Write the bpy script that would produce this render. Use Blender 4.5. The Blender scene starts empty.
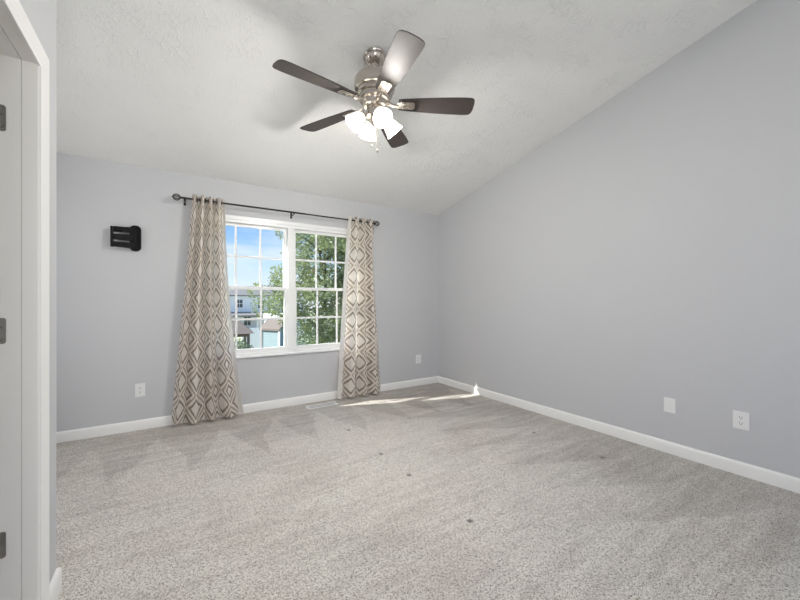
import bpy, bmesh, math, random
from mathutils import Vector, Matrix
random.seed(7)
SC = bpy.context.scene
COL = SC.collection
PI = math.pi

# ------------------------------------------------------------------ camera
YAW = math.atan(231/359)
cam_d = bpy.data.cameras.new('camera'); cam = bpy.data.objects.new('camera', cam_d); COL.objects.link(cam)
cam.location = (0, 0, 1.2); cam.rotation_euler = (PI/2, 0, -YAW)
cam_d.sensor_width = 36; cam_d.lens = 357/800*36; cam_d.clip_start = 0.02; cam_d.clip_end = 400
SC.camera = cam
SC.view_settings.view_transform = 'Standard'; SC.view_settings.look = 'None'
SC.view_settings.gamma = 1; SC.view_settings.use_curve_mapping = False
SC.view_settings.exposure = 0.42

# ------------------------------------------------------------------ sky, sun, large lights
W = bpy.data.worlds.new('sky'); SC.world = W; W.use_nodes = True
nt = W.node_tree; nt.nodes.clear()
o_ = nt.nodes.new('ShaderNodeOutputWorld'); bg = nt.nodes.new('ShaderNodeBackground')
tc = nt.nodes.new('ShaderNodeTexCoord'); sx = nt.nodes.new('ShaderNodeSeparateXYZ')
rp = nt.nodes.new('ShaderNodeValToRGB'); nz = nt.nodes.new('ShaderNodeTexNoise'); mp = nt.nodes.new('ShaderNodeMapping')
mx = nt.nodes.new('ShaderNodeMix'); mx.data_type = 'RGBA'; cr = nt.nodes.new('ShaderNodeValToRGB')
nt.links.new(tc.outputs['Generated'], sx.inputs[0]); nt.links.new(sx.outputs['Z'], rp.inputs[0])
e = rp.color_ramp.elements
e[0].position = 0.0; e[0].color = (0.90, 0.95, 1.0, 1)
e[1].position = 0.8; e[1].color = (0.12, 0.30, 0.75, 1)
n = e.new(0.10); n.color = (0.55, 0.76, 1.0, 1)
n = e.new(0.19); n.color = (0.27, 0.52, 0.97, 1)
mp.inputs['Scale'].default_value = (2.0, 2.0, 9.0)
nz.inputs['Scale'].default_value = 2.2; nz.inputs['Detail'].default_value = 5
nt.links.new(tc.outputs['Generated'], mp.inputs[0]); nt.links.new(mp.outputs[0], nz.inputs[0])
cr.color_ramp.elements[0].position = 0.50; cr.color_ramp.elements[1].position = 0.90
nt.links.new(nz.outputs[0], cr.inputs[0]); nt.links.new(cr.outputs[0], mx.inputs[0])
nt.links.new(rp.outputs[0], mx.inputs[6]); mx.inputs[7].default_value = (0.95, 0.97, 1, 1)
nt.links.new(mx.outputs[2], bg.inputs[0]); bg.inputs[1].default_value = 0.84
nt.links.new(bg.outputs[0], o_.inputs[0])

sd = bpy.data.lights.new('sun', 'SUN'); sun = bpy.data.objects.new('sun', sd); COL.objects.link(sun)
sd.energy = 11.0; sd.angle = math.radians(0.6); sd.color = (1, 0.965, 0.91)
SUN = Vector((1.0, -0.350, -0.735)).normalized()
sun.rotation_euler = SUN.to_track_quat('-Z', 'Y').to_euler(); sun.location = (-6, 8, 12)

def area(name, loc, aim, sx_, sy_, power, col=(1, 1, 1)):
    d = bpy.data.lights.new(name, 'AREA'); d.shape = 'RECTANGLE'; d.size = sx_; d.size_y = sy_; d.energy = power; d.color = col
    o = bpy.data.objects.new(name, d); COL.objects.link(o); o.location = loc
    o.rotation_euler = (Vector(aim)-Vector(loc)).to_track_quat('-Z', 'Y').to_euler()
    return o
area('rear_fill_light', (1.5, -1.10, 1.55), (1.2, 2.6, 2.9), 2.9, 1.5, 5, (1.0, 0.985, 0.96))  # added fill lamp just inside the rear wall, in place of daylight
area('hall_fill_light', (-0.08, -1.05, 1.45), (0.60, 4.0, 1.45), 0.5, 1.6, 22, (1.0, 0.985, 0.96))  # added fill lamp behind the camera, no window of its own
area('left_fill_light', (-1.70, 2.95, 1.45), (3.29, 3.1, 1.35), 0.85, 1.2, 8, (0.98, 0.99, 1.0))  # added fill lamp in front of the closed blind, brightens the far end

# ------------------------------------------------------------------ helpers
def tag(o, label=None, cat=None, group=None, kind=None):
    if label: o['label'] = label
    if cat: o['category'] = cat
    if group: o['group'] = group
    if kind: o['kind'] = kind
    return o
def empty(name, loc=(0, 0, 0), rz=0, parent=None):
    o = bpy.data.objects.new(name, None); COL.objects.link(o); o.location = loc; o.rotation_euler = (0, 0, rz)
    o.empty_display_size = 0.05
    if parent: o.parent = parent
    return o
def copy_tree(o, parent=None):
    c = o.copy(); COL.objects.link(c); c.parent = parent
    for ch in [x for x in bpy.data.objects if x.parent == o]:
        copy_tree(ch, c)
    return c

class MB:
    def __init__(s): s.bm = bmesh.new()
    def box(s, x0, x1, y0, y1, z0, z1, bev=0, M=None, seg=2):
        r = bmesh.ops.create_cube(s.bm, size=1)
        vs = r['verts']
        for v in vs:
            v.co = Vector(((x0+x1)/2+v.co.x*(x1-x0), (y0+y1)/2+v.co.y*(y1-y0), (z0+z1)/2+v.co.z*(z1-z0)))
        if bev:
            es = list({e for v in vs for e in v.link_edges})
            r = bmesh.ops.bevel(s.bm, geom=es, offset=bev, segments=seg, affect='EDGES', profile=0.5)
            vs = list({v for f in r['faces'] for v in f.verts} | {v for v in vs if v.is_valid})
        if M is not None: bmesh.ops.transform(s.bm, matrix=M, verts=vs)
        return s
    def prism(s, poly, h0, h1, axis='z', M=None):
        def P(a, b, h):
            return {'z': (a, b, h), 'x': (h, a, b), 'y': (a, h, b)}[axis]
        lo = [s.bm.verts.new(P(a, b, h0)) for a, b in poly]; hi = [s.bm.verts.new(P(a, b, h1)) for a, b in poly]
        n = len(poly); s.bm.faces.new(lo); s.bm.faces.new(hi[::-1])
        for i in range(n): s.bm.faces.new((lo[i], hi[i], hi[(i+1) % n], lo[(i+1) % n]))
        if M is not None: bmesh.ops.transform(s.bm, matrix=M, verts=lo+hi)
        return s
    def lathe(s, prof, seg=32, M=None, loc=(0, 0, 0), ripple=0, nr=0):
        rings = []
        for r, z in prof:
            if r < 1e-5: rings.append([s.bm.verts.new((0, 0, z))])
            else: rings.append([s.bm.verts.new((r*(1+ripple*math.cos(nr*2*PI*i/seg))*math.cos(2*PI*i/seg), r*(1+ripple*math.cos(nr*2*PI*i/seg))*math.sin(2*PI*i/seg), z)) for i in range(seg)])
        for a, b in zip(rings, rings[1:]):
            if len(a) == 1 and len(b) == 1: continue
            for i in range(seg):
                j = (i+1) % seg
                if len(a) == 1: s.bm.faces.new((a[0], b[j], b[i]))
                elif len(b) == 1: s.bm.faces.new((a[i], a[j], b[0]))
                else: s.bm.faces.new((a[i], a[j], b[j], b[i]))
        vs = [v for r in rings for v in r]
        T = Matrix.Translation(Vector(loc))
        bmesh.ops.transform(s.bm, matrix=T @ M if M is not None else T, verts=vs)
        return s
    def tube(s, pts, r, seg=10, closed=False):
        pts = [Vector(p) for p in pts]; rings = []; n = len(pts)
        up = None
        for i, p in enumerate(pts):
            if closed: t = pts[(i+1) % n]-pts[i-1]
            else: t = pts[min(i+1, n-1)]-pts[max(i-1, 0)]
            t.normalize()
            if up is None: up = Vector((0, 0, 1)) if abs(t.z) < 0.9 else Vector((1, 0, 0))
            a = t.cross(up).normalized(); b = a.cross(t).normalized(); up = b
            rr = r[i] if isinstance(r, (list, tuple)) else r
            rings.append([s.bm.verts.new(p+a*rr*math.cos(2*PI*k/seg)+b*rr*math.sin(2*PI*k/seg)) for k in range(seg)])
        m = n if closed else n-1
        for i in range(m):
            A, B = rings[i], rings[(i+1) % n]
            for k in range(seg): s.bm.faces.new((A[k], A[(k+1) % seg], B[(k+1) % seg], B[k]))
        if not closed:
            s.bm.faces.new(rings[0][::-1]); s.bm.faces.new(rings[-1])
        return s
    def build(s, name, mat, parent=None, smooth=False, kind=None, auto=None):
        bmesh.ops.recalc_face_normals(s.bm, faces=s.bm.faces)
        me = bpy.data.meshes.new(name); s.bm.to_mesh(me); s.bm.free()
        o = bpy.data.objects.new(name, me); COL.objects.link(o)
        if isinstance(mat, (list, tuple)):
            for m_ in mat: me.materials.append(m_)
        else: me.materials.append(mat)
        if smooth or auto:
            me.polygons.foreach_set('use_smooth', [True]*len(me.polygons))
        if auto:
            me.set_sharp_from_angle(angle=math.radians(auto))
        if parent: o.parent = parent
        if kind: o['kind'] = kind
        return o

# ---- material node helper
class N:
    def __init__(s, name):
        s.m = bpy.data.materials.new(name); s.m.use_nodes = True; s.t = s.m.node_tree; s.t.nodes.clear()
        s.out = s.t.nodes.new('ShaderNodeOutputMaterial'); s.p = s.t.nodes.new('ShaderNodeBsdfPrincipled')
        s.t.links.new(s.p.outputs[0], s.out.inputs[0])
    def node(s, ty, **k):
        n = s.t.nodes.new(ty)
        for a, b in k.items(): setattr(n, a, b)
        return n
    def put(s, sock, v):
        if isinstance(v, bpy.types.NodeSocket): s.t.links.new(v, sock)
        elif v is not None: sock.default_value = v
    def ma(s, op, a, b=None, c=None, clamp=False):
        n = s.node('ShaderNodeMath', operation=op, use_clamp=clamp)
        for i, v in enumerate((a, b, c)): s.put(n.inputs[i], v)
        return n.outputs[0]
    def noise(s, scale, detail=2, rough=0.5, vec=None, mscale=None, dist=0):
        n = s.node('ShaderNodeTexNoise'); n.inputs['Scale'].default_value = scale; n.inputs['Detail'].default_value = detail
        n.inputs['Roughness'].default_value = rough; n.inputs['Distortion'].default_value = dist
        v = vec or s.coord()
        if mscale:
            mp = s.node('ShaderNodeMapping'); mp.inputs['Scale'].default_value = mscale; s.put(mp.inputs[0], v); v = mp.outputs[0]
        s.put(n.inputs['Vector'], v); return n.outputs[0]
    def coord(s, kind='Object'):
        return s.node('ShaderNodeTexCoord').outputs[kind]
    def ramp(s, f, stops, const=False):
        r = s.node('ShaderNodeValToRGB'); s.put(r.inputs[0], f); cr = r.color_ramp
        if const: cr.interpolation = 'CONSTANT'
        els = cr.elements
        while len(els) < len(stops): els.new(0.5)
        for e_, (p, c) in zip(els, stops):
            e_.position = p; e_.color = (c, c, c, 1) if isinstance(c, (int, float)) else (*c, 1)
        return r.outputs[0]
    def mix(s, f, a, b, blend='MIX'):
        n = s.node('ShaderNodeMix', data_type='RGBA', blend_type=blend)
        s.put(n.inputs[0], f)
        s.put(n.inputs[6], a if not isinstance(a, tuple) else (*a[:3], 1)); s.put(n.inputs[7], b if not isinstance(b, tuple) else (*b[:3], 1))
        return n.outputs[2]
    def bump(s, h, strength, dist=0.01):
        n = s.node('ShaderNodeBump'); n.inputs['Strength'].default_value = strength; n.inputs['Distance'].default_value = dist
        s.put(n.inputs['Height'], h); s.t.links.new(n.outputs[0], s.p.inputs['Normal'])
    def set(s, **k):
        for a, b in k.items():
            s.put(s.p.inputs[a.replace('_', ' ')], (*b, 1) if isinstance(b, tuple) and len(b) == 3 else b)
        return s

def simple(name, col, rough=0.5, metal=0, var=0.0, vscale=8, coat=0, bump=0):
    s = N(name)
    c = col
    if var:
        f = s.noise(vscale, 3)
        c = s.mix(f, tuple(x*(1-var) for x in col), tuple(min(1, x*(1+var)) for x in col))
    s.set(Base_Color=c, Roughness=rough, Metallic=metal)
    if coat: s.set(Coat_Weight=coat, Coat_Roughness=0.15)
    if bump: s.bump(s.noise(vscale*12, 2), bump, 0.002)
    return s.m

def wallpaint(name, col):
    s = N(name)
    f = s.noise(0.9, 3)
    s.set(Base_Color=s.mix(f, tuple(x*0.975 for x in col), tuple(x*1.02 for x in col)), Roughness=0.62)
    s.p.inputs['Specular IOR Level'].default_value = 0.35
    s.bump(s.noise(260, 3, 0.6), 0.10, 0.002)
    return s.m
M_wall = wallpaint('grey_wall_paint', (0.555, 0.561, 0.579))
M_trim = simple('white_trim_paint', (0.84, 0.835, 0.82), 0.32, var=0.015, vscale=3)
M_door = simple('white_door_paint', (0.82, 0.80, 0.77), 0.38, var=0.015, vscale=3)
M_vinyl = simple('white_vinyl', (0.86, 0.865, 0.87), 0.3, var=0.01, vscale=4)
M_plastic = simple('white_plastic', (0.80, 0.80, 0.80), 0.3, var=0.01, vscale=20)
M_slot = simple('dark_slot', (0.06, 0.06, 0.06), 0.6, var=0.1)
M_black = simple('black_steel', (0.009, 0.009, 0.010), 0.5, var=0.1, vscale=30)
M_black.node_tree.nodes['Principled BSDF'].inputs['Specular IOR Level'].default_value = 0.15
M_rod = simple('dark_bronze_metal', (0.028, 0.022, 0.02), 0.35, metal=0.6, var=0.15, vscale=40)
M_nickel = simple('brushed_nickel', (0.56, 0.51, 0.46), 0.24, metal=1, var=0.08, vscale=25)
M_hinge = simple('dull_hinge_metal', (0.33, 0.32, 0.30), 0.38, metal=0.9, var=0.1, vscale=30)

# ceiling: stomped drywall texture
s = N('textured_ceiling')
v = s.node('ShaderNodeTexVoronoi', feature='DISTANCE_TO_EDGE'); v.inputs['Scale'].default_value = 16
co = s.coord(); wob = s.noise(14, 3, vec=co); 
vm = s.node('ShaderNodeVectorMath', operation='MULTIPLY_ADD'); s.put(vm.inputs[0], wob); vm.inputs[1].default_value = (0.16, 0.16, 0.16); s.put(vm.inputs[2], co)
s.put(v.inputs['Vector'], vm.outputs[0])
ridge = s.ma('SUBTRACT', 1.0, s.ma('MULTIPLY', v.outputs[0], 9.0, clamp=True))
mask = s.ramp(s.noise(5.5, 3), [(0.44, 0.0), (0.62, 1.0)])
h = s.ma('ADD', s.ma('MULTIPLY', ridge, mask), s.ma('MULTIPLY', s.noise(75, 4, 0.62, dist=0.6), 1.1))
s.set(Base_Color=s.mix(s.noise(1.5, 3), (0.85, 0.848, 0.838), (0.89, 0.888, 0.878)), Roughness=0.85)
s.bump(h, 0.60, 0.010)
M_ceil = s.m

# carpet
s = N('taupe_cut_pile_carpet')
co = s.coord(); sp = s.node('ShaderNodeSeparateXYZ'); s.put(sp.inputs[0], co); X, Y = sp.outputs[0], sp.outputs[1]
wn = s.noise(1.3, 2)
def tri(v_): return s.ma('ABSOLUTE', s.ma('SUBTRACT', s.ma('FRACT', v_), 0.5))
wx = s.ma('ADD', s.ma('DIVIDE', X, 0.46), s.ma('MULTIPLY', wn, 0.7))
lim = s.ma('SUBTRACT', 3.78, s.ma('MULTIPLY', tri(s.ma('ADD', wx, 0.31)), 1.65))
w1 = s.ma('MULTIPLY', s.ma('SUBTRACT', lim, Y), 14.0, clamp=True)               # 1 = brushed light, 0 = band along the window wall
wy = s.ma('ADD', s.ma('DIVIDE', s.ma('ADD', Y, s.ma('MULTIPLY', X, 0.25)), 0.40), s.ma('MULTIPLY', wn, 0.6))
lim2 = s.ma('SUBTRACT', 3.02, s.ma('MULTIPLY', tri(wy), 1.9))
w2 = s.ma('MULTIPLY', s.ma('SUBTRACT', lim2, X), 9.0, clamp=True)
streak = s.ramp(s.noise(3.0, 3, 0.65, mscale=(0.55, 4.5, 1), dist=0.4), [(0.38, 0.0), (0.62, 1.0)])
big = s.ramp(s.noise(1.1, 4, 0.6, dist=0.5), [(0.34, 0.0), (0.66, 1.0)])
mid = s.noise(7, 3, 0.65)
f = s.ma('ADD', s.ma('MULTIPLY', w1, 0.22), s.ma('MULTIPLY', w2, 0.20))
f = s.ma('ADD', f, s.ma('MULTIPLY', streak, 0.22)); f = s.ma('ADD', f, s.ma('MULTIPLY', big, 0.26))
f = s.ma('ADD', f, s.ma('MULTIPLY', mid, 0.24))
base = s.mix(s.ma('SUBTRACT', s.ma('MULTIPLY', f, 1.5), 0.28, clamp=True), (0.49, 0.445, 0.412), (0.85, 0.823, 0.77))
hue = s.mix(s.noise(2.0, 2), (1.03, 0.985, 0.975), (0.98, 1.01, 1.0)); base = s.mix(1.0, base, hue, 'MULTIPLY')
vc = s.node('ShaderNodeTexVoronoi'); vc.inputs['Scale'].default_value = 250; s.put(vc.inputs['Vector'], co)
sc_ = s.node('ShaderNodeSeparateColor'); s.put(sc_.inputs[0], vc.outputs['Color'])
spk = s.ma('ADD', s.ma('MULTIPLY', s.noise(205, 2, 0.7), 0.7), s.ma('MULTIPLY', sc_.outputs[0], 0.3)); spk2 = s.noise(85, 2, 0.6)
sf = s.ma('ADD', s.ma('MULTIPLY', spk, 0.75), s.ma('MULTIPLY', spk2, 0.25))
speck = s.ramp(sf, [(0.33, (0.12, 0.10, 0.09)), (0.41, (0.46, 0.435, 0.42)), (0.49, (0.85, 0.845, 0.84)), (0.60, (1.0, 1.0, 1.0))])
dent = None                                                                    # small flattened marks left by furniture feet
for dx_, dy_ in [(1.377, 2.025), (1.369, 1.424), (2.77, 2.062), (2.769, 1.453), (1.383, 3.028), (1.381, 2.419)]:
    a_ = s.ma('POWER', s.ma('SUBTRACT', X, dx_), 2.0); b_ = s.ma('POWER', s.ma('SUBTRACT', Y, dy_), 2.0)
    g_ = s.ma('SUBTRACT', 1.0, s.ma('DIVIDE', s.ma('SQRT', s.ma('ADD', a_, b_)), 0.024), clamp=True)
    dent = g_ if dent is None else s.ma('MAXIMUM', dent, g_)
base = s.mix(s.ma('MULTIPLY', dent, 1.6, clamp=True), base, (0.27, 0.25, 0.23))
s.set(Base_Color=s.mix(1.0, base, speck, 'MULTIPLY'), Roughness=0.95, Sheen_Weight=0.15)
s.p.inputs['Specular IOR Level'].default_value = 0.1
s.bump(s.ma('ADD', sf, s.ma('MULTIPLY', mid, 0.4)), 0.9, 0.012)
M_carpet = s.m

# glass pane
s = N('window_glass'); s.t.nodes.remove(s.p)
tr = s.node('ShaderNodeBsdfTransparent'); tr.inputs[0].default_value = (0.96, 0.98, 0.975, 1)
gl = s.node('ShaderNodeBsdfGlossy'); gl.inputs['Roughness'].default_value = 0.02
lw = s.node('ShaderNodeLayerWeight'); lw.inputs[0].default_value = 0.5
fz = s.ma('ADD', 0.006, s.ma('MULTIPLY', s.ma('POWER', lw.outputs['Facing'], 5.0), 0.8))
ms = s.node('ShaderNodeMixShader'); s.put(ms.inputs[0], fz); s.put(ms.inputs[1], tr.outputs[0]); s.put(ms.inputs[2], gl.outputs[0])
s.put(s.out.inputs[0], ms.outputs[0]); M_glass = s.m

# ------------------------------------------------------------------ room shell
XR, YB, XC, YC = 3.292, 4.084, -0.396, 2.010       # right wall, window wall, hall-side corner of the closet wall
XL, YR = -1.75, -1.20                               # left and rear limits
def zc(y): return 2.44 + 0.2255*(YB-y)
T = 0.15
MB().box(XL-T, XR+T, YR-T, YB+T, -0.12, 0).build('floor', M_carpet, kind='structure')
MB().prism([(YB+T, zc(YB+T)), (YR-T, zc(YR-T)), (YR-T, zc(YR-T)+0.12), (YB+T, zc(YB+T)+0.12)], XL-T, XR+T, 'x').build('ceiling', M_ceil, kind='structure')
def wall_y(m, x0, x1, y0, y1, z0=0.0, z1=None):       # wall block whose top follows the ceiling
    m.prism([(y0, z0), (y1, z0), (y1, zc(y1) if z1 is None else z1), (y0, zc(y0) if z1 is None else z1)], x0, x1, 'x')
m = MB(); wall_y(m, XR, XR+T, YR-T, YB+T); m.build('wall_right', M_wall, kind='structure')
OX0, OX1, OZ0, OZ1 = 0.255, 2.05, 0.60, 2.055        # window opening
m = MB()
wall_y(m, XL-T, OX0, YB, YB+T); wall_y(m, OX1, XR, YB, YB+T); wall_y(m, OX0, OX1, YB, YB+T, 0, OZ0); wall_y(m, OX0, OX1, YB, YB+T, OZ1)
m.build('wall_back', M_wall, kind='structure')
m = MB(); LY0, LY1, LZ0, LZ1 = 2.45, 3.45, 0.80, 2.10
wall_y(m, XL-T, XL, YR-T, LY0); wall_y(m, XL-T, XL, LY1, YB); wall_y(m, XL-T, XL, LY0, LY1, 0, LZ0); wall_y(m, XL-T, XL, LY0, LY1, LZ1)
m.build('wall_left', M_wall, kind='structure')
m = MB()
m.box(XL-0.10, XL-0.03, LY0, LY1, LZ0, LZ0+0.05); m.box(XL-0.10, XL-0.03, LY0, LY1, LZ1-0.05, LZ1); m.box(XL-0.10, XL-0.03, LY0, LY0+0.05, LZ0+0.05, LZ1-0.05); m.box(XL-0.10, XL-0.03, LY1-0.05, LY1, LZ0+0.05, LZ1-0.05)
m.box(XL-0.09, XL-0.04, LY0+0.05, LY1-0.05, 1.43, 1.47)
lw_ = m.build('added_left_window', M_vinyl, kind='structure')  # made-up window out of view, goes with the left fill lamp
MB().box(XL-0.067, XL-0.063, LY0+.05, LY1-.05, LZ0+.05, LZ1-.05).build('glass', M_glass, lw_)
MB().box(XL-0.022, XL-0.018, LY0+.004, LY1-.004, LZ0+.01, LZ1-.04).box(XL-0.04, XL, LY0+.004, LY1-.004, LZ1-.04, LZ1).build('added_blind', simple('opaque_blind_fabric', (0.8, 0.79, 0.76), 0.9, var=0.02), lw_)  # added opaque blind, keeps the sun from entering the made-up window
# closet walls: front (with the doorway) and the one facing the window wall
WT = 0.107; DY0, DY1, DZ = 0.995, 1.765, 2.040
m = MB()
wall_y(m, XC-WT, XC, DY1+0.018, YC); wall_y(m, XC-WT, XC, YR, DY0-0.018); wall_y(m, XC-WT, XC, DY0-0.018, DY1+0.018, DZ+0.018)
m.build('wall_hall', M_wall, kind='structure')
m = MB(); wall_y(m, XL, XC-WT, YC-0.11, YC); m.build('wall_closet', M_wall, kind='structure')
# rear wall (behind the camera) with an added window; an area lamp does the lighting
m = MB()
RX0, RX1, RZ0, RZ1 = 0.0, 3.0, 0.75, 2.35
wall_y(m, XL-T, RX0, YR-T, YR); wall_y(m, RX1, XR, YR-T, YR); wall_y(m, RX0, RX1, YR-T, YR, 0, RZ0); wall_y(m, RX0, RX1, YR-T, YR, RZ1)
m.build('wall_rear', M_wall, kind='structure')
m = MB()
m.box(RX0, RX1, YR-0.10, YR-0.03, RZ0, RZ0+0.06); m.box(RX0, RX1, YR-0.10, YR-0.03, RZ1-0.06, RZ1)
for x in (RX0, 1.0-0.03, 2.0-0.03, RX1-0.06): m.box(x, x+0.06, YR-0.10, YR-0.03, RZ0+0.06, RZ1-0.06)
rw = m.build('added_rear_window', M_vinyl, kind='structure')
MB().box(RX0+.06, RX1-.06, YR-0.07, YR-0.065, RZ0+.06, RZ1-.06).build('glass', M_glass, rw)

# ---- baseboards
BP = [(0, 0), (0.0145, 0), (0.0145, 0.070), (0.012, 0.080), (0.008, 0.087), (0, 0.091)]   # (out, up)
def sweep(path, prof, name, mat, kind='structure', up=Vector((0, 0, 1))):
    """path: list of (point, out-direction already mitred); prof: (out, up)"""
    m = MB(); rings = []
    for p, d in path:
        p = Vector(p); d = Vector(d)
        rings.append([m.bm.verts.new(p+d*a+up*b) for a, b in prof])
    for A, B in zip(rings, rings[1:]):
        for i in range(len(prof)):
            j = (i+1) % len(prof); m.bm.faces.new((A[i], A[j], B[j], B[i]))
    m.bm.faces.new(rings[0]); m.bm.faces.new(rings[-1][::-1])
    return m.build(name, mat, kind=kind, auto=35)
e_ = 0.0005
sweep([((XL, YB-e_, 0), (1, -1, 0)), ((XR-e_, YB-e_, 0), (-1, -1, 0))], BP, 'baseboard_back', M_trim)
sweep([((XR-e_, YB-e_, 0), (-1, -1, 0)), ((XR-e_, YR, 0), (-1, 0, 0))], BP, 'baseboard_right', M_trim)
sweep([((XC, DY1+0.071, 0), (1, 0, 0)), ((XC, YC, 0), (1, 1, 0)), ((XL, YC, 0), (1, 1, 0))], BP, 'baseboard_left', M_trim)
sweep([((XC, YR, 0), (1, 0, 0)), ((XC, DY0-0.071, 0), (1, 0, 0))], BP, 'baseboard_hall', M_trim)

# ---- doorway: casing (mitred profile), jamb, stop, hinges, door
CP = [(0, 0), (0, 0.007), (0.006, 0.009), (0.026, 0.0095), (0.032, 0.012), (0.040, 0.0125), (0.046, 0.016), (0.058, 0.017), (0.064, 0.014), (0.064, 0)]  # (away from opening, thickness)
m = MB(); rings = []
a0, a1, az = DY0-0.004, DY1+0.004, DZ-0.005
for (y, z, dy, dz) in ((a1, 0, 1, 0), (a1, az, 1, 1), (a0, az, -1, 1), (a0, 0, -1, 0)):
    rings.append([m.bm.verts.new((XC+t_, y+dy*w_, z+dz*w_)) for w_, t_ in CP])
for A, B in zip(rings, rings[1:]):
    for i in range(len(CP)):
        j = (i+1) % len(CP); m.bm.faces.new((A[i], A[j], B[j], B[i]))
m.bm.faces.new(rings[0]); m.bm.faces.new(rings[-1][::-1])
m.build('trim_1', M_trim, kind='structure', auto=30)
JX0, JX1 = XC-WT, XC
m = MB()
for xa, xb, d in ((JX0, -0.4382, 0.0), (-0.4382, -0.4362, 0.005), (-0.4362, JX1, 0.0)):
    m.box(xa, xb, DY1+d, DY1+0.018, 0, DZ+d); m.box(xa, xb, DY0-0.018, DY0-d, 0, DZ+d); m.box(xa, xb, DY0-0.018, DY1+0.018, DZ+d, DZ+0.018)
m.build('trim_2', M_door, kind='structure')
# door, hinged on the far jamb and swung into the closet
dr = empty('door_1', (JX0-0.004, DY1-0.010, 0)); dr['kind'] = 'structure'
m = MB(); m.box(-0.757, 0.0, -0.036, 0.0, 0.012, DZ-0.006, 0.0015)
for z0, z1 in ((0.20, 0.92), (1.05, 1.90)):
    for x0, x1 in ((-0.66, -0.41), (-0.345, -0.095)):
        for yy in (-0.0405, 0.0):
            m.box(x0, x1, yy, yy+0.0045, z0, z1, 0.004)
m.build('door_panel', M_door, dr)
kb = MB(); kb.lathe([(0, 0), (0.03, 0), (0.03, 0.006), (0.012, 0.012), (0.010, 0.03), (0.024, 0.04), (0.028, 0.055), (0.02, 0.066), (0, 0.068)], 24, Matrix.Rotation(PI/2, 4, 'X'), (-0.70, -0.036, 0.92))
kb.build('door_knob', M_nickel, dr, auto=40)
for zz in (1.823, 1.094, 0.361):
    m = MB()
    def leaf(x0, x1, r=0.008):
        pts = []
        for cx_, cz_, a in ((x1-r, zz+0.0445-r, 0), (x0+0.001, zz+0.0445-0.001, 90), (x0+0.001, zz-0.0445+0.001, 180), (x1-r, zz-0.0445+r, 270)):
            rr = r if cx_ > x0+0.002 else 0.001
            for k in range(6):
                t_ = math.radians(a+18*k); pts.append((cx_+rr*math.cos(t_), cz_+rr*math.sin(t_)))
        return pts
    hx = JX0-dr.location.x-0.004
    m.prism(leaf(hx+0.001, hx+0.0325), 0.0065, 0.0105, 'y')
    h_ = m.build('hinge', M_hinge, dr)
    h_['label'] = 'dull grey metal hinge leaf'
    k = MB(); k.lathe([(0, zz-0.047), (0.004, zz-0.046), (0.0055, zz-0.0445), (0.0055, zz+0.0445), (0.004, zz+0.046), (0, zz+0.047)], 12, None, (hx-0.007, 0.0035, 0)); k.build('hinge_pin', M_hinge, h_, auto=40)
    k = MB()
    for dz_, dx_ in ((0.032, 0.012), (0.011, 0.022), (-0.011, 0.012), (-0.032, 0.022)):
        k.lathe([(0, 0), (0.0035, 0), (0.003, 0.0008), (0, 0.001)], 10, Matrix.Rotation(PI/2, 4, 'X'), (hx+dx_, 0.0065, zz+dz_))
    k.build('hinge_screws', M_nickel, h_)

# ---- window: twin double-hung unit
win = empty('window_1', ((OX0+OX1)/2, YB, OZ0)); win['kind'] = 'structure'
wx0, wy0, wz0 = win.location
def L(x): return x-wx0
m = MB()
F0, F1 = -0.008, 0.095    # frame depth, local y (room face .. outdoors)
def fb(x0, x1, y0, y1, z0, z1, bev=0.002): m.box(L(x0), L(x1), y0, y1, z0-wz0, z1-wz0, bev)
fb(OX0, OX0+0.045, 0.0, F1, OZ0, OZ1); fb(OX1-0.045, OX1, 0.0, F1, OZ0, OZ1)
fb(OX0+0.045, OX1-0.045, 0.0, F1, OZ1-0.04, OZ1); fb(OX0+0.045, OX1-0.045, 0.0, F1+0.03, OZ0, OZ0+0.035)
fb(1.120, 1.186, -0.004, F1, OZ0+0.035, OZ1-0.04)
# thin flat casing around the opening, on the wall face
fb(OX0-0.022, OX0+0.012, F0-0.004, -0.0005, OZ0-0.022, OZ1+0.028); fb(OX1-0.012, OX1+0.022, F0-0.004, -0.0005, OZ0-0.022, OZ1+0.028)
fb(OX0+0.012, OX1-0.012, F0-0.004, -0.0005, OZ1-0.010, OZ1+0.028); 
m.build('window_frame', M_vinyl, win)
m = MB(); m.box(L(OX0-0.022), L(OX1+0.022), -0.026, -0.0125, -0.014, 0.008, 0.003); m.box(L(OX0+0.012), L(OX1-0.012), -0.0125, -0.0005, -0.014, 0.030, 0.002); m.build('window_sill', M_vinyl, win)
def sash(xa, xb, za, zb, y0, y1, st, rail_b, rail_t, yg):
    root = None
    m = MB()
    m.box(L(xa), L(xa+st), y0, y1, za-wz0, zb-wz0, 0.002); m.box(L(xb-st), L(xb), y0, y1, za-wz0, zb-wz0, 0.002)
    m.box(L(xa+st), L(xb-st), y0, y1, za-wz0, za+rail_b-wz0, 0.002); m.box(L(xa+st), L(xb-st), y0, y1, zb-rail_t-wz0, zb-wz0, 0.002)
    sa = m.build('sash', M_vinyl, win)
    g = MB(); gx0, gx1, gz0, gz1 = xa+st, xb-st, za+rail_b, zb-rail_t
    g.box(L(gx0-0.006), L(gx1+0.006), yg, yg+0.004, gz0-0.006-wz0, gz1+0.006-wz0); g.build('glass', M_glass, sa)
    k = MB(); b = 0.011
    for i in (1, 2):
        xx = gx0+(gx1-gx0)*i/3; k.box(L(xx-b), L(xx+b), yg-0.007, yg-0.001, gz0-wz0, gz1-wz0, 0.002)
    zz = (gz0+gz1)/2; k.box(L(gx0), L(gx1), yg-0.0075, yg-0.0015, zz-b-wz0, zz+b-wz0, 0.002)
    k.build('muntin_grille', M_vinyl, sa)
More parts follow.
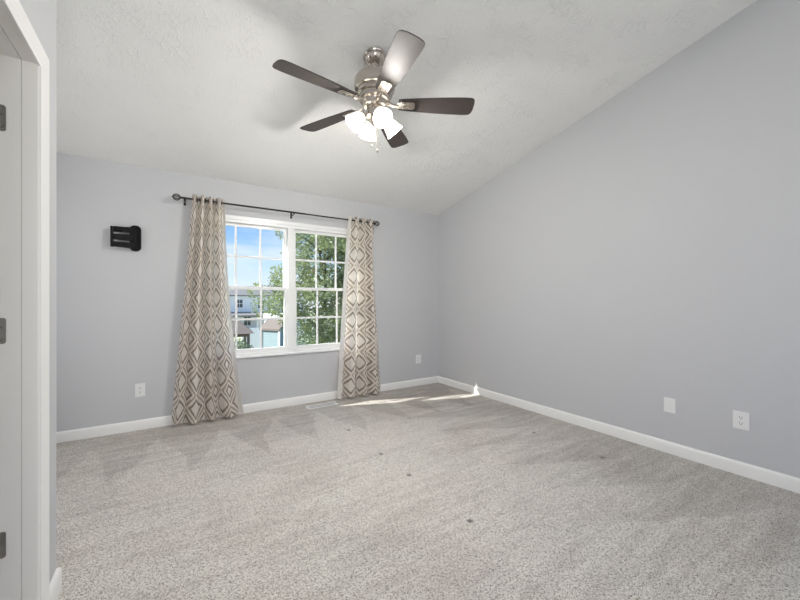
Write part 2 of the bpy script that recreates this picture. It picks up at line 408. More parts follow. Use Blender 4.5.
for xa, xb in ((0.300, 1.120), (1.186, 2.005)):
    sash(xa, xb, 0.635, 1.345, 0.012, 0.042, 0.036, 0.040, 0.034, 0.027)
    sash(xa, xb, 1.312, 2.015, 0.048, 0.078, 0.036, 0.034, 0.030, 0.063)

# ------------------------------------------------------------------ curtains
s = N('ikat_curtain_fabric')
uv = s.node('ShaderNodeUVMap', uv_map='cloth').outputs[0]; sp = s.node('ShaderNodeSeparateXYZ'); s.put(sp.inputs[0], uv); U, V = sp.outputs[0], sp.outputs[1]
jit = s.ma('MULTIPLY', s.ma('SUBTRACT', s.noise(45, 2, 0.6, vec=uv, mscale=(1, 0.6, 1)), 0.5), 0.14)
p_ = s.ma('MULTIPLY', s.ma('ABSOLUTE', s.ma('SUBTRACT', s.ma('FRACT', s.ma('DIVIDE', U, 0.205)), 0.5)), 2.0)
q_ = s.ma('MULTIPLY', s.ma('ABSOLUTE', s.ma('SUBTRACT', s.ma('FRACT', s.ma('DIVIDE', V, 0.265)), 0.5)), 2.0)
d_ = s.ma('DIVIDE', s.ma('ADD', s.ma('ADD', p_, q_), jit), 2.0)
pc, pb, pg, pt = (0.94, 0.905, 0.86), (0.14, 0.082, 0.05), (0.29, 0.235, 0.19), (0.62, 0.50, 0.39)
pat = s.ramp(d_, [(0.0, pc), (0.28, pg), (0.33, pb), (0.39, pc), (0.51, pt), (0.56, pg), (0.61, pc), (0.73, pb), (0.80, pg), (0.83, pc)], const=True)
pat = s.mix(s.ma('MULTIPLY', s.noise(30, 3, vec=uv), 0.22), pat, pc)
hem = s.ma('GREATER_THAN', s.ma('MULTIPLY', U, 1.0), 0.925)
pat = s.mix(hem, pat, (0.86, 0.845, 0.82))
geo = s.node('ShaderNodeNewGeometry')
col = pat
s.set(Base_Color=col, Roughness=0.85); s.bump(s.noise(900, 1, vec=uv), 0.2, 0.001)
tl = s.node('ShaderNodeBsdfTranslucent'); s.put(tl.inputs[0], s.mix(0.42, pat, (0.98, 0.88, 0.80)))
ms = s.node('ShaderNodeMixShader'); ms.inputs[0].default_value = 0.42; s.put(ms.inputs[1], s.p.outputs[0]); s.put(ms.inputs[2], tl.outputs[0]); s.put(s.out.inputs[0], ms.outputs[0])
M_cloth = s.m

ROD_Y, ROD_Z = 3.965, 2.170
def curtain(xt0, xt1, xb0, xb1, zt, zb, seed, label, flip=False, folds=4, e0=1.15, e1=1.15):
    rnd = random.Random(seed)
    nu, nv = 220, 46
    ph = [rnd.uniform(-0.35, 0.35) for _ in range(8)]
    amp = [rnd.uniform(0.8, 1.12) for _ in range(10)]
    bm = bmesh.new(); uvl = bm.loops.layers.uv.new('cloth'); grid = []
    for j in range(nv+1):
        t = j/nv; z = zt+(zb-zt)*t
        x0 = xt0+(xb0-xt0)*t**e0; x1 = xt1+(xb1-xt1)*t**e1
        row = []
        for i in range(nu+1):
            u = i/nu
            a = 2*PI*folds*u
            fl = min(1, t*2.2)
            k = int(u*2*folds)
            A = 0.048*(1-fl)+0.068*fl*amp[min(k, 9)]
            if t > 0.75: A *= 1+0.12*math.sin(u*17+seed)*(t-0.75)*4
            sgn = -1
            y = ROD_Y+sgn*A*math.sin(a+ph[0]*fl*math.sin(u*5+seed))
            y += 0.006*fl*math.sin(3*a+seed+2*t)
            lean = 0.42/folds*fl*0.16*math.sin(2*a)
            x = x0+(x1-x0)*(u+0.018*math.sin(u*11+seed)*fl)+lean*(x1-x0)*0.5
            zz = z
            if t == 1: zz += 0.004*math.sin(u*23)
            oe = u if not flip else 1-u                     # 0 at the outer edge, which returns to the wall
            if oe < 0.07: y += (YB-0.02-y)*(1-oe/0.07)**0.8*min(1, t*6)
            y = min(y, YB-0.020)
            row.append(bm.verts.new((x, y, zz)))
        grid.append(row)
    for j in range(nv):
        for i in range(nu):
            q = [(i, j), (i+1, j), (i+1, j+1), (i, j+1)]
            f_ = bm.faces.new([grid[b][a] for a, b in q]); f_.smooth = True
            for lp, (a, b) in zip(f_.loops, q):
                uu = a/nu; uu = 1-uu if flip else uu
                lp[uvl].uv = (uu*0.98, (1-b/nv)*(zt-zb))
    ox = (xt0+xt1)/2
    bmesh.ops.translate(bm, verts=bm.verts, vec=(-ox, -ROD_Y, 0))
    me = bpy.data.meshes.new('curtain_panel'); bm.to_mesh(me); bm.free(); me.materials.append(M_cloth)
    root = empty('curtain', (ox, ROD_Y, 0)); tag(root, label, 'curtain', 'patterned window curtains')
    o = bpy.data.objects.new('fabric_panel', me); COL.objects.link(o); o.parent = root
    for k in range(2*folds):
        u = (k+0.0)/(2*folds)+0.004
        if k == 0: u = 0.022
        x = xt0+(xt1-xt0)*u-ox
        g = MB(); cz = ROD_Z
        sl = 1 if k % 2 == 0 else -1
        ring = [(0.5*sl*0+0.022*math.cos(2*PI*i/20)*0.35, -sl*0+0.022*math.cos(2*PI*i/20)*0.94, cz+0.022*math.sin(2*PI*i/20)) for i in range(20)]
        g.tube([(x+p[0]*sl*-1, p[1], p[2]) for p in ring], 0.0035, 6, closed=True)
        g.build('grommet', M_rod, root, smooth=True)
    return root
curtain(0.180, 0.462, 0.005, 0.628, 2.212, 0.030, 3, 'patterned ikat curtain at the left side of the window, nearer the black wall bracket', e1=1.9)
curtain(1.810, 2.170, 1.655, 2.300, 2.212, 0.030, 9, 'patterned ikat curtain at the right side of the window, glowing with sunlight', flip=True, e0=0.85)

# rod
root = empty('curtain_rod', (1.13, ROD_Y, ROD_Z)); tag(root, 'thin dark curtain rod with round cage ends above the window', 'curtain rod')
m = MB(); m.tube([(-1.050, 0, 0), (1.045, 0, 0)], 0.0080, 14)
m.build('rod', M_rod, root, smooth=False)
m = MB(); m.tube([(-1.04, 0, 0), (0.15, 0, 0)], 0.0094, 14); m.build('rod_sleeve', M_rod, root)
for sx_ in (-1, 1):
    m = MB(); cx_ = (-1.050-0.030) if sx_ < 0 else 1.045+0.030; R_ = 0.030
    for k in range(4):
        a = PI*k/4
        m.tube([(cx_+R_*math.cos(t_), R_*math.sin(t_)*math.cos(a), R_*math.sin(t_)*math.sin(a)) for t_ in [2*PI*i/24 for i in range(24)]], 0.0032, 6, closed=True)
    m.tube([(cx_+sx_*0.024, 0, 0), (cx_+sx_*0.038, 0, 0)], 0.006, 10); m.tube([(cx_-sx_*0.022, 0, 0), (cx_-sx_*0.040, 0, 0)], 0.011, 12)
    m.build('finial', M_rod, root, smooth=True)
for bx_ in (-1.010, 0.025, 1.035):
    m = MB(); d = YB-ROD_Y
    m.box(bx_-0.010, bx_+0.010, d-0.006, d-0.0006, -0.045, 0.020, 0.002)
    m.tube([(bx_, d-0.004, -0.020), (bx_, 0.004, -0.020)], 0.005, 8)
    m.tube([(bx_, 0.0145*math.cos(t_), 0.0145*math.sin(t_)) for t_ in [PI+PI*i/10*1.0 for i in range(11)]], 0.004, 6)
    m.build('rod_bracket', M_rod, root, auto=40)

# ------------------------------------------------------------------ TV wall bracket
tv = empty('tv_wall_bracket', (-0.335, YB, 1.765)); tag(tv, 'black folding television wall bracket on the grey wall left of the window', 'wall bracket')
m = MB()
pts = []
hw, hh, r = 0.043, 0.118, 0.038
for cx_, cz_, a in ((hw-r, hh-r, 0), (-hw+r, hh-r, 90), (-hw+r, -hh+r, 180), (hw-r, -hh+r, 270)):
    for k in range(8): t_ = math.radians(a+90/7*k); pts.append((0.066+cx_+r*math.cos(t_), cz_+r*math.sin(t_)))
m.prism(pts, -0.022, -0.001, 'y'); m.build('wall_plate', M_black, tv)
m = MB(); m.box(0.030, 0.062, -0.052, -0.022, -0.085, 0.085, 0.004); m.box(0.092, 0.102, -0.034, -0.022, -0.10, 0.10, 0.003); m.build('plate_rib', M_black, tv)
m = MB(); m.lathe([(0, -0.075), (0.012, -0.075), (0.013, -0.07), (0.013, 0.07), (0.012, 0.075), (0, 0.075)], 16, None, (0.062, -0.050, 0)); m.build('pivot_pin', M_black, tv, auto=40)
for (z0, z1, z2, z3) in ((0.040, 0.084, 0.044, 0.092), (-0.026, 0.022, -0.032, 0.028), (-0.088, -0.044, -0.098, -0.048)):
    m = MB(); m.prism([(-0.094, z0), (0.055, z2), (0.055, z3), (-0.094, z1)], -0.066, -0.040, 'y')
    m.build('arm', M_black, tv)
m = MB(); m.box(-0.108, -0.089, -0.080, -0.034, -0.092, 0.088, 0.004); m.build('head_plate', M_black, tv)
m = MB(); m.box(-0.085, -0.02, -0.082, -0.067, 0.050, 0.088, 0.004); m.build('tilt_knob', M_black, tv)

# ------------------------------------------------------------------ outlets and wall plates (local: x along wall, -y out into the room)
def plate(name, loc, rz, label, kind, w=0.078, h=0.122, group=None):
    root = empty(name, loc, rz); tag(root, label, 'outlet' if kind == 'duplex' else 'wall plate', group)
    m = MB(); m.box(-w/2, w/2, -0.0065, -0.0006, -h/2, h/2, 0.0025); m.build('cover_plate', M_plastic, root)
    if kind == 'duplex':
        for s_ in (-1, 1):
            m = MB(); pts = []
            for k in range(24):
                t_ = 2*PI*k/24; pts.append((0.0172*math.cos(t_), max(-0.0135, min(0.0135, 0.0172*math.sin(t_)))+s_*0.0195))
            m.prism(pts, -0.0085, -0.0062, 'y'); f_ = m.build('receptacle', M_plastic, root)
            q = MB(); c = s_*0.0195
            q.box(-0.0078, -0.0050, -0.0091, -0.0083, c-0.001, c+0.0085); q.box(0.0050, 0.0078, -0.0091, -0.0083, c, c+0.0080)
            q.lathe([(0, 0), (0.0032, 0), (0.0032, 0.0007), (0, 0.0007)], 12, Matrix.Rotation(PI/2, 4, 'X'), (0, -0.0084, c-0.0075))
            q.build('slots', M_slot, f_)
        zs = (0,)
    else: zs = (-0.0415, 0.0415)
    for z_ in zs:
        q = MB(); q.lathe([(0, 0), (0.0035, 0), (0.003, 0.001), (0, 0.0012)], 12, Matrix.Rotation(PI/2, 4, 'X'), (0, -0.0063, z_)); q.build('screw', M_plastic, root)
plate('wall_outlet', (-0.235, YB, 0.366), 0, 'white power outlet on the window wall, below the black bracket', 'duplex')
plate('wall_outlet', (2.932, YB, 0.370), 0, 'white power outlet on the window wall between right curtain and corner', 'duplex', w=0.090, h=0.122)
plate('wall_outlet', (XR, 0.792, 0.375), -PI/2, 'white power outlet on the long right wall, nearest the camera', 'duplex', w=0.086, h=0.122)
plate('blank_wall_plate', (XR, 1.208, 0.376), -PI/2, 'plain white blank plate on the right wall beside an outlet', 'blank', w=0.078, h=0.114)

# ------------------------------------------------------------------ floor vent
fv = empty('floor_vent', (1.45, 3.885, 0)); tag(fv, 'flat white metal floor vent in the carpet below the window', 'floor vent')
m = MB(); a, b = 0.178, 0.064
m.box(-a, a, -b, -b+0.018, 0.0008, 0.008, 0.002); m.box(-a, a, b-0.018, b, 0.0008, 0.008, 0.002); m.box(-a, -a+0.020, -b+0.018, b-0.018, 0.0008, 0.008); m.box(a-0.020, a, -b+0.018, b-0.018, 0.0008, 0.008)
m.build('vent_frame', M_plastic, fv)
m = MB(); m.box(-a+0.02, a-0.02, -b+0.018, b-0.018, 0.0008, 0.002); m.build('vent_duct', M_slot, fv)
m = MB()
for k in range(20):
    x = -a+0.027+k*(2*a-0.054)/19
    m.box(x-0.0022, x+0.0022, -b+0.017, b-0.017, 0.002, 0.0065)
m.box(-a+0.02, a-0.02, -0.004, 0.004, 0.002, 0.007)
m.build('vent_louvres', M_plastic, fv)

# ------------------------------------------------------------------ ceiling fan
s = N('dark_walnut_blade')
g = s.noise(9, 5, 0.6, mscale=(1.0, 9.0, 1.0), dist=0.8)
s.set(Base_Color=s.mix(g, (0.032, 0.026, 0.025), (0.068, 0.054, 0.050)), Roughness=0.55, Coat_Weight=0.08, Coat_Roughness=0.35)
s.p.inputs['Specular IOR Level'].default_value = 0.3
M_blade = s.m
s = N('frosted_lamp_glass')
s.set(Base_Color=(0.93, 0.93, 0.90), Roughness=0.5, Emission_Color=(1.0, 0.98, 0.94), Emission_Strength=1.1)
tl = s.node('ShaderNodeBsdfTranslucent'); tl.inputs[0].default_value = (0.95, 0.95, 0.92, 1)
ms = s.node('ShaderNodeMixShader'); ms.inputs[0].default_value = 0.45; s.put(ms.inputs[1], s.p.outputs[0]); s.put(ms.inputs[2], tl.outputs[0]); s.put(s.out.inputs[0], ms.outputs[0])
M_shade = s.m
s = N('lamp_bulb'); s.set(Base_Color=(1, 1, 1), Emission_Color=(1, 0.97, 0.92), Emission_Strength=9.0); M_bulb = s.m

FX, FY = 1.180, 2.155
fan = empty('ceiling_fan', (FX, FY, 2.54)); tag(fan, 'five-blade ceiling fan with four lit glass shades on the sloped ceiling', 'ceiling fan')
FZ = 2.54
zt = zc(FY)-FZ   # ceiling height in local z
tilt = Matrix.Rotation(-math.atan(0.2255), 4, 'X')
m = MB()
m.lathe([(0, -0.004), (0.070, -0.004), (0.079, -0.008), (0.080, -0.016), (0.074, -0.022), (0.070, -0.022), (0.068, -0.028), (0.062, -0.040), (0.048, -0.052), (0.030, -0.060), (0.018, -0.062), (0, -0.062)], 48, tilt, (0, 0, zt), 0.0, 0)
cn = m.build('canopy', M_nickel, fan, auto=35)
m = MB()
for k in range(10):
    a = 2*PI*k/10
    pts = [Matrix.Translation((0, 0, zt)) @ tilt @ Vector((r_*math.cos(a), r_*math.sin(a), z_)) for r_, z_ in ((0.071, -0.024), (0.066, -0.034), (0.052, -0.049), (0.034, -0.060))]
    m.tube(pts, [0.005, 0.006, 0.005, 0.003], 8)
m.build('canopy_ribs', M_nickel, cn, smooth=True)
m = MB(); m.tube([(0, 0, 0.205), (0, 0, zt-0.055)], 0.0125, 16); m.lathe([(0, 0.035), (0.018, 0.03), (0.026, 0.015), (0.026, 0), (0.018, -0.02), (0, -0.025)], 24, None, (0, 0, zt-0.068)); m.lathe([(0.0125, 0.245), (0.022, 0.235), (0.028, 0.21), (0.028, 0.19)], 24); m.build('downrod', M_nickel, fan, auto=40)
m = MB()
m.lathe([(0.0, 0.205), (0.060, 0.203), (0.105, 0.195), (0.128, 0.180), (0.138, 0.160), (0.140, 0.115), (0.136, 0.098), (0.126, 0.092), (0.118, 0.091), (0.116, 0.080), (0.120, 0.076), (0.122, 0.064), (0.116, 0.058), (0.104, 0.056), (0.102, 0.044), (0.106, 0.040), (0.106, 0.028), (0.100, 0.022), (0.086, 0.018), (0.082, 0.008), (0.082, -0.016), (0.070, -0.024), (0.0, -0.024)], 56)
m.build('motor_housing', M_nickel, fan, auto=28)
m = MB()
m.lathe([(0, -0.022), (0.052, -0.024), (0.056, -0.034), (0.056, -0.060), (0.068, -0.068), (0.070, -0.092), (0.060, -0.106), (0.044, -0.114), (0.030, -0.130), (0.018, -0.138), (0.010, -0.150), (0, -0.152)], 40)
m.build('light_fitter', M_nickel, fan, auto=30)
m = MB()
for cx_, zl in ((0.022, -0.300), (-0.020, -0.270)):
    k = 0; z = -0.118
    m.tube([(cx_, 0, -0.118), (cx_, 0, zl)], 0.0011, 6)
    while z > zl:
        m.lathe([(0, 0.0019), (0.0017, 0.001), (0.0017, -0.001), (0, -0.0019)], 6, None, (cx_, 0, z)); z -= 0.005
    m.lathe([(0, 0.014), (0.003, 0.012), (0.0058, 0), (0.005, -0.012), (0, -0.016)], 12, None, (cx_, 0, zl-0.012))
m.build('pull_chains', M_nickel, fan)
# blades
SCL = 1.0
prof = [(x*SCL, y*SCL) for x, y in [(0.165, 0.048), (0.20, 0.053), (0.30, 0.062), (0.42, 0.071), (0.54, 0.077), (0.62, 0.079), (0.655, 0.078), (0.670, 0.073), (0.680, 0.060), (0.685, 0.030)]]
outline = [(x, y) for x, y in prof]+[(x, -y) for x, y in reversed(prof)]
rng = [-174+72*k for k in range(5)]
for k, ang in enumerate(rng):
    Mz = Matrix.Rotation(math.radians(ang), 4, 'Z')
    Mp = Matrix.Rotation(math.radians(-12), 4, 'X')
    if k == 0:
        m = MB(); m.prism(outline, -0.003, 0.003, 'z'); 
        bmesh.ops.bevel(m.bm, geom=[e for e in m.bm.edges if abs(e.verts[0].co.z-e.verts[1].co.z) < 1e-6 and len(e.link_faces) == 2], offset=0.0012, segments=1, affect='EDGES')
        b0 = m.build('blade', M_blade, fan)
        m = MB()
        m.prism([(0.150, -0.020), (0.185, -0.034), (0.262, -0.034), (0.275, -0.024), (0.275, 0.024), (0.262, 0.034), (0.185, 0.034), (0.150, 0.020)], -0.0085, -0.0035, 'z')
        m.box(0.188, 0.258, -0.020, -0.013, -0.012, -0.0084, 0.001); m.box(0.188, 0.258, 0.013, 0.020, -0.012, -0.0084, 0.001)
        m.box(0.188, 0.195, -0.013, 0.013, -0.012, -0.0084, 0.001); m.box(0.251, 0.258, -0.013, 0.013, -0.012, -0.0084, 0.001)
        m.tube([(0.070, 0, 0.020), (0.095, 0, 0.006), (0.125, 0, -0.008), (0.165, 0, -0.008)], [0.015, 0.014, 0.012, 0.010], 10)
        for sx_, sy_ in ((0.225, 0.026), (0.225, -0.026), (0.268, 0)): m.lathe([(0, -0.0105), (0.004, -0.010), (0.005, -0.0083)], 10, None, (sx_, sy_, 0))
        i0 = m.build('blade_iron', M_nickel, b0, auto=35)
        b, it = b0, i0
    else:
        b = b0.copy(); COL.objects.link(b); b.parent = fan
        it = i0.copy(); COL.objects.link(it); it.parent = b
    b.matrix_local = Mz @ Mp
    b.location = (0, 0, 0.004)
# light kit
for k in range(4):
    a = math.radians(-156+90*k)-YAW
    Mz = Matrix.Rotation(a, 4, 'Z')
    tl_ = math.radians(43)     # tilt of the shade's axis from straight down
    ax = Vector((math.sin(tl_), 0, -math.cos(tl_)))
    neck = Vector((0.078, 0, -0.082))
    q = Vector((0, 0, 1)).rotation_difference(ax).to_matrix().to_4x4()
    base = Mz @ Matrix.Translation(neck) @ q @ Matrix.Scale(0.93, 4)
    m = MB()
    m.tube([Mz @ Vector(p) for p in ((0.052, 0, -0.074), (0.066, 0, -0.075), neck)], 0.009, 10)
    m.lathe([(0, -0.008), (0.020, -0.006), (0.024, 0.004), (0.024, 0.020), (0.0, 0.020)], 24, base)
    lk = m.build('lamp_socket', M_nickel, fan, auto=35)
    m = MB()
    m.lathe([(0.020, 0.012), (0.029, 0.020), (0.042, 0.036), (0.050, 0.056), (0.056, 0.080), (0.062, 0.102), (0.071, 0.120), (0.069, 0.120), (0.059, 0.101), (0.053, 0.079), (0.047, 0.056), (0.039, 0.037), (0.026, 0.022), (0.017, 0.014)], 40, base, ripple=0.012, nr=10)
    m.build('glass_shade', M_shade, lk, smooth=True)['label'] = 'white frosted bell glass shade'
    m = MB()
    m.lathe([(0, 0.020), (0.010, 0.022), (0.013, 0.034), (0.022, 0.052), (0.024, 0.066), (0.018, 0.080), (0, 0.088)], 20, base)
    m.build('bulb', M_bulb, lk, smooth=True)
    ld = bpy.data.lights.new('fan_lamp', 'POINT'); ld.energy = 24.0; ld.color = (1, 0.965, 0.91); ld.shadow_soft_size = 0.035
    lo = bpy.data.objects.new('fan_lamp', ld); COL.objects.link(lo); lo.parent = fan
    lo.location = (base @ Vector((0, 0, 0.100)))

# ------------------------------------------------------------------ outdoors (upper floor: the ground lies 2.8 m below)
GZ = -2.8
s = N('lawn_grass'); s.set(Base_Color=s.mix(s.noise(0.8, 4), (0.30, 0.33, 0.20), (0.42, 0.43, 0.32)), Roughness=0.9); s.bump(s.noise(30, 3), 0.5, 0.05); M_grass = s.m
MB().box(-60, 90, 4.6, 130, GZ-0.2, GZ).build('lawn', M_grass, kind='structure')
def siding(name, col):
    s = N(name); co = s.coord(); sp = s.node('ShaderNodeSeparateXYZ'); s.put(sp.inputs[0], co)
    h = s.ma('FRACT', s.ma('DIVIDE', sp.outputs[2], 0.13))
    s.set(Base_Color=s.mix(s.noise(2, 2), tuple(x*0.95 for x in col), col), Roughness=0.6); s.bump(h, 0.5, 0.02); return s.m
M_side = siding('pale_lap_siding', (0.84, 0.85, 0.88))
M_sidew = siding('white_lap_siding', (0.92, 0.92, 0.92))
M_teal = siding('blue_grey_siding', (0.22, 0.29, 0.32))
def shing(name, a, b):
    s = N(name); s.set(Base_Color=s.mix(s.noise(6, 4), a, b), Roughness=0.9); s.bump(s.noise(20, 3), 0.5, 0.03); return s.m
M_shing = shing('grey_shingles', (0.12, 0.12, 0.125), (0.19, 0.185, 0.185))
M_shingb = shing('brown_shingles', (0.12, 0.10, 0.09), (0.18, 0.15, 0.135))
M_pane = simple('dark_window_pane', (0.06, 0.08, 0.10), 0.1, var=0.2)
M_wood = simple('weathered_wood', (0.20, 0.16, 0.13), 0.8, var=0.25, vscale=5)

def gable(root, x0, x1, y0, y1, zb, ze, zr, wall, roof, over=0.3, along='x'):
    m = MB(); m.box(x0, x1, y0, y1, zb, ze)
    if along == 'x': ym = (y0+y1)/2; m.prism([(y0, ze), (y1, ze), (ym, zr)], x0, x1, 'x')
    else: xm = (x0+x1)/2; m.prism([(x0, ze), (x1, ze), (xm, zr)], y0, y1, 'y')
    m.build('wall', wall, root)
    m = MB(); t = 0.14
    if along == 'x':
        sl = (zr-ze)/((y1-y0)/2); o = over
        m.prism([(y0-o, ze-sl*o+0.02), (ym, zr+0.02), (y1+o, ze-sl*o+0.02), (y1+o, ze-sl*o+t), (ym, zr+t), (y0-o, ze-sl*o+t)], x0-o, x1+o, 'x')
    else:
        sl = (zr-ze)/((x1-x0)/2); o = over
        m.prism([(x0-o, ze-sl*o+0.02), (xm, zr+0.02), (x1+o, ze-sl*o+0.02), (x1+o, ze-sl*o+t), (xm, zr+t), (x0-o, ze-sl*o+t)], y0-o, y1+o, 'y')
    m.build('roof', roof, root)
def win_part(root, x, y, z, w, h):
    m = MB(); m.box(x-w/2, x+w/2, y-0.05, y-0.001, z-h/2, z+h/2, 0.01); f = m.build('window', M_vinyl, root)
    m = MB(); b = 0.07
    m.box(x-w/2+b, x-0.02, y-0.07, y-0.045, z+0.03, z+h/2-b); m.box(x+0.02, x+w/2-b, y-0.07, y-0.045, z+0.03, z+h/2-b)
    m.box(x-w/2+b, x-0.02, y-0.07, y-0.045, z-h/2+b, z-0.03); m.box(x+0.02, x+w/2-b, y-0.07, y-0.045, z-h/2+b, z-0.03)
    m.build('pane', M_pane, f)
RZ_ = -math.atan2(0.1885, 1.0682)
house = empty('neighbour_house', (8.5, 48.1, GZ), RZ_); tag(house, 'pale sided house with grey roof beyond the back yards', 'house')
gable(house, -6, 7, 0, 8, 0, 4.55, 5.75, M_side, M_shing)
win_part(house, -1.25, 0, 3.55, 0.85, 1.1); win_part(house, 1.25, 0, 3.45, 0.85, 1.1); win_part(house, 4.2, 0, 3.5, 0.85, 1.1)
m = MB(); m.prism([(-2.2, 2.15), (0, 2.5), (0, 2.36), (-2.2, 2.0)], -6, 7, 'x'); m.build('porch_roof', M_shing, house)
win_part(house, -0.35, 0, 1.35, 0.9, 1.2)
for px_ in (-5.8, -3.2, -1.4, 0.8, 3.2, 6.8):
    m = MB(); m.box(px_-0.07, px_+0.07, -2.1, -1.96, 0, 2.05); m.build('porch_post', M_sidew, house)
gar = empty('detached_garage', (8.05, 34.9, GZ), RZ_); tag(gar, 'small bright white outbuilding standing in front of the pale house', 'garage')
gable(gar, -0.55, 1.6, 0, 3, 0, 2.05, 2.55, M_sidew, M_sidew, 0.1)
m = MB(); m.box(0.1, 1.0, -0.04, -0.002, 0.02, 1.85, 0.01); m.build('door_slab', M_vinyl, gar)
# vinyl privacy fence
fen = empty('vinyl_fence', (4.1, 28.0, GZ), -0.15); tag(fen, 'white vinyl privacy fence behind the yard', 'fence')
s = N('vinyl_fence_boards'); co = s.coord(); sp = s.node('ShaderNodeSeparateXYZ'); s.put(sp.inputs[0], co)
s.set(Base_Color=(0.90, 0.89, 0.90), Roughness=0.45); s.bump(s.ma('GREATER_THAN', s.ma('FRACT', s.ma('DIVIDE', sp.outputs[0], 0.18)), 0.08), 0.6, 0.02); M_vf = s.m
for k in range(1, 5):
    x = 0.35+k*2.4-2.4
    m = MB(); m.box(x-0.065, x+0.065, -0.065, 0.065, 0, 2.03, 0.004); m.box(x-0.08, x+0.08, -0.08, 0.08, 2.03, 2.08, 0.01); m.build('fence_post', M_sidew, fen)
    if k < 4:
        m = MB(); m.box(x+0.065, x+2.335, -0.02, 0.02, 0.1, 1.85); m.box(x+0.065, x+2.335, -0.03, 0.03, 0.05, 0.2, 0.004); m.box(x+0.065, x+2.335, -0.03, 0.03, 1.83, 1.95, 0.004); m.build('fence_panel', M_vf, fen)
# shed
shed = empty('garden_shed', (6.1, 24.4, GZ), math.radians(32)); tag(shed, 'blue-grey garden shed with white corners beside the tree', 'shed')
gable(shed, -0.75, 0.75, -0.75, 0.75, 0, 2.10, 2.70, M_teal, M_shingb, 0.12, along='y')
for sx_ in (-1, 1):
    for sy_ in (-1, 1):
        m = MB(); m.box(sx_*0.75-0.05, sx_*0.75+0.05, sy_*0.75-0.05, sy_*0.75+0.05, 0, 2.08); m.build('corner_trim', M_sidew, shed)
m = MB(); m.box(-0.3, 0.3, -0.79, -0.752, 0.05, 1.8, 0.01); m.build('shed_door', M_teal, shed)
# gazebo at the left
gz = empty('gazebo', (2.35, 22.2, GZ), -0.1); tag(gz, 'open wooden gazebo with a brown hip roof, left of the fence', 'gazebo')
for sx_ in (-1, 1):
    for sy_ in (-1, 1):
        m = MB(); m.box(sx_*1.35-0.07, sx_*1.35+0.07, sy_*1.35-0.07, sy_*1.35+0.07, 0, 2.2, 0.005); m.build('post', M_wood, gz)
m = MB()
lo = [m.bm.verts.new(p) for p in ((-1.65, -1.65, 2.2), (1.65, -1.65, 2.2), (1.65, 1.65, 2.2), (-1.65, 1.65, 2.2))]
hi = [m.bm.verts.new(p) for p in ((-0.5, -0.02, 3.2), (0.5, -0.02, 3.2), (0.5, 0.02, 3.2), (-0.5, 0.02, 3.2))]
m.bm.faces.new(lo); m.bm.faces.new(hi)
for i in range(4): m.bm.faces.new((lo[i], lo[(i+1) % 4], hi[(i+1) % 4], hi[i]))
m.build('roof', M_shingb, gz)
m = MB()
for a_ in (-1.35, 1.35): m.box(-1.35, 1.35, a_-0.04, a_+0.04, 2.02, 2.2); m.box(a_-0.04, a_+0.04, -1.35, 1.35, 2.02, 2.2)
m.build('beam', M_wood, gz)
m = MB()
for k in range(14): m.box(-1.28+k*0.2, -1.24+k*0.2, -1.37, -1.33, 0.1, 0.9)
m.box(-1.3, 1.3, -1.39, -1.31, 0.9, 0.97); m.build('railing', M_wood, gz)

# foliage
def leafmat(name, a, b, c, tr_=0.35):
    s = N(name)
    oi = s.noise(1.3, 3); f2 = s.noise(11, 2)
    col = s.mix(s.ramp(oi, [(0.38, 0.0), (0.62, 1.0)]), a, b); col = s.mix(s.ramp(f2, [(0.45, 0.0), (0.7, 1.0)]), col, c)
    s.set(Base_Color=col, Roughness=0.5)
    tl = s.node('ShaderNodeBsdfTranslucent'); s.put(tl.inputs[0], s.mix(0.5, col, (0.35, 0.42, 0.08)))
    ms = s.node('ShaderNodeMixShader'); ms.inputs[0].default_value = tr_; s.put(ms.inputs[1], s.p.outputs[0]); s.put(ms.inputs[2], tl.outputs[0]); s.put(s.out.inputs[0], ms.outputs[0])
    return s.m
M_leaf = leafmat('tree_leaves', (0.085, 0.125, 0.09), (0.26, 0.31, 0.14), (0.24, 0.28, 0.22))
M_leafd = leafmat('shrub_leaves', (0.07, 0.12, 0.08), (0.12, 0.18, 0.11), (0.18, 0.24, 0.18), 0.2)
M_bark = simple('tree_bark', (0.10, 0.075, 0.06), 0.9, var=0.3, vscale=6)
def foliage(name, blobs, n, size, mat, parent, seed):
    rnd = random.Random(seed); vs, fs = [], []
    tot = sum(b[3]*b[4]*b[5] for b in blobs)
    for (cx_, cy_, cz_, rx, ry, rz) in blobs:
        for _ in range(int(n*(rx*ry*rz)/tot)):
            d = Vector((rnd.gauss(0, 1), rnd.gauss(0, 1), rnd.gauss(0, 1))).normalized()
            r = (0.55+0.45*rnd.random())*(1+0.10*math.sin(5*d.x+3*d.z+seed))
            c = Vector((cx_+d.x*rx*r, cy_+d.y*ry*r, cz_+d.z*rz*r))
            a = Vector((rnd.gauss(0, 1), rnd.gauss(0, 1), rnd.gauss(0, 0.6))).normalized()
            b = a.cross(Vector((rnd.gauss(0, 1), rnd.gauss(0, 1), rnd.gauss(0, 1)))).normalized()
            s_ = size*rnd.uniform(0.6, 1.3); i = len(vs)
            vs += [c-a*s_*0.5, c+b*s_*0.28+a*s_*0.05, c+a*s_*0.6, c-b*s_*0.28+a*s_*0.05]; fs.append((i, i+1, i+2, i+3))
    me = bpy.data.meshes.new(name); me.from_pydata(vs, [], fs); me.materials.append(mat)
    o = bpy.data.objects.new(name, me); COL.objects.link(o); o.parent = parent; return o
tree = empty('yard_tree', (4.3, 11.5, GZ)); tag(tree, 'tall leafy green tree filling the view through the window', 'tree')
rd = random.Random(5)
bl = []
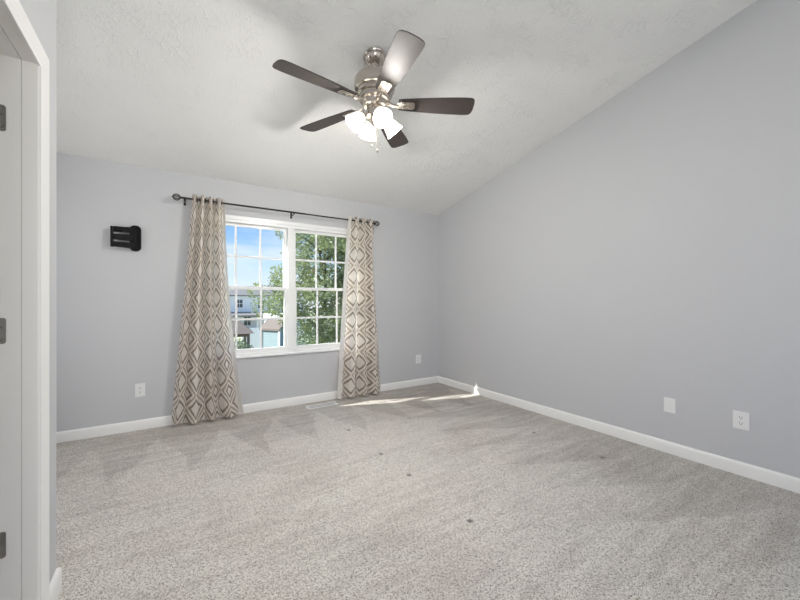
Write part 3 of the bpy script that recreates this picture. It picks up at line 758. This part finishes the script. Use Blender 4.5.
for k in range(30):     # (local coordinates; ground at z = 0)
    z = 3.0+5.6*k/29
    R_ = 1.95*math.sin(min(1.0, (z-2.2)/2.4)*PI/2)*(1.0-0.55*max(0, (z-4.8)/4.0)**1.2)
    a = k*2.4; rr = R_*rd.uniform(0.45, 0.8)
    bs = rd.uniform(0.42, 0.72)
    bl.append((rr*math.cos(a), rr*math.sin(a), z, bs, bs, bs*0.8))
bl += [(0.0, -0.6, 3.2, 1.0, 0.7, 0.8), (0.15, -0.7, 2.4, 1.0, 0.7, 0.8), (1.0, -1.2, 2.7, 1.0, 0.7, 0.9), (0.9, -1.0, 4.0, 0.9, 0.7, 0.9), (0.1, 0, 5.2, 1.1, 1.1, 1.6), (0.9, -0.3, 4.4, 0.9, 0.9, 0.8), (-0.9, -0.3, 4.0, 0.75, 0.7, 0.55), (-1.5, -0.2, 3.85, 0.55, 0.5, 0.4), (-1.3, 0, 4.5, 0.5, 0.5, 0.45), (-1.85, 1.0, 4.25, 0.42, 0.42, 0.36), (-1.75, 0.9, 3.75, 0.4, 0.4, 0.35), (1.5, 0.2, 5.6, 0.8, 0.8, 0.8), (1.9, 0.1, 4.3, 0.8, 0.8, 0.8), (0.6, -0.4, 6.0, 0.8, 0.8, 0.7)]
foliage('crown', bl, 42000, 0.085, M_leaf, tree, 4)
m = MB(); m.tube([(0, 0, 0), (0.05, 0, 1.2), (0.0, 0.05, 2.6), (0.1, 0, 4.5), (0.05, 0, 7.0)], [0.13, 0.09, 0.07, 0.05, 0.02], 10)
for k in range(12):
    a = k*2.4; z = 2.6+0.33*k
    m.tube([(0, 0, z), (0.6*math.cos(a), 0.6*math.sin(a), z+0.5), (1.3*math.cos(a), 1.3*math.sin(a), z+0.8)], [0.05, 0.035, 0.015], 6)
m.build('trunk', M_bark, tree, smooth=True)
for i, (x, y, h_, w_, lab) in enumerate(((5.0, 14.4, 3.5, 1.05, 'dark rounded evergreen shrub behind the tree, in the right window'), (7.35, 14.9, 3.9, 1.15, 'dark evergreen shrub at the right edge of the right window'), (3.35, 12.6, 1.9, 0.6, 'low dark shrub beneath the left side of the tree'))):
    sh = empty('evergreen_shrub', (x, y, GZ)); tag(sh, lab, 'shrub', 'shrubs under the tree')
    foliage('crown', [(0, 0, h_*0.32, w_, w_, h_*0.36), (0.1, 0, h_*0.6, w_*0.8, w_*0.8, h_*0.34), (-0.2, -0.2, h_*0.45, w_*0.8, w_*0.8, h_*0.3)], 6500 if i < 2 else 2500, 0.10, M_leafd, sh, 20+i)
    m = MB(); m.tube([(0, 0, 0), (0, 0, h_*0.7)], [0.06, 0.02], 8); m.build('stem', M_bark, sh)
bsh = empty('yard_bush', (3.0, 19.6, GZ)); tag(bsh, 'small dark bush in front of the gazebo', 'bush')
foliage('crown', [(0, 0, 1.05, 0.8, 0.5, 1.0), (-0.8, 0.1, 0.9, 0.6, 0.5, 0.9)], 5200, 0.09, M_leafd, bsh, 31)
m = MB(); m.tube([(0, 0, 0), (0, 0, 0.5)], 0.03, 8); m.build('stem', M_bark, bsh)
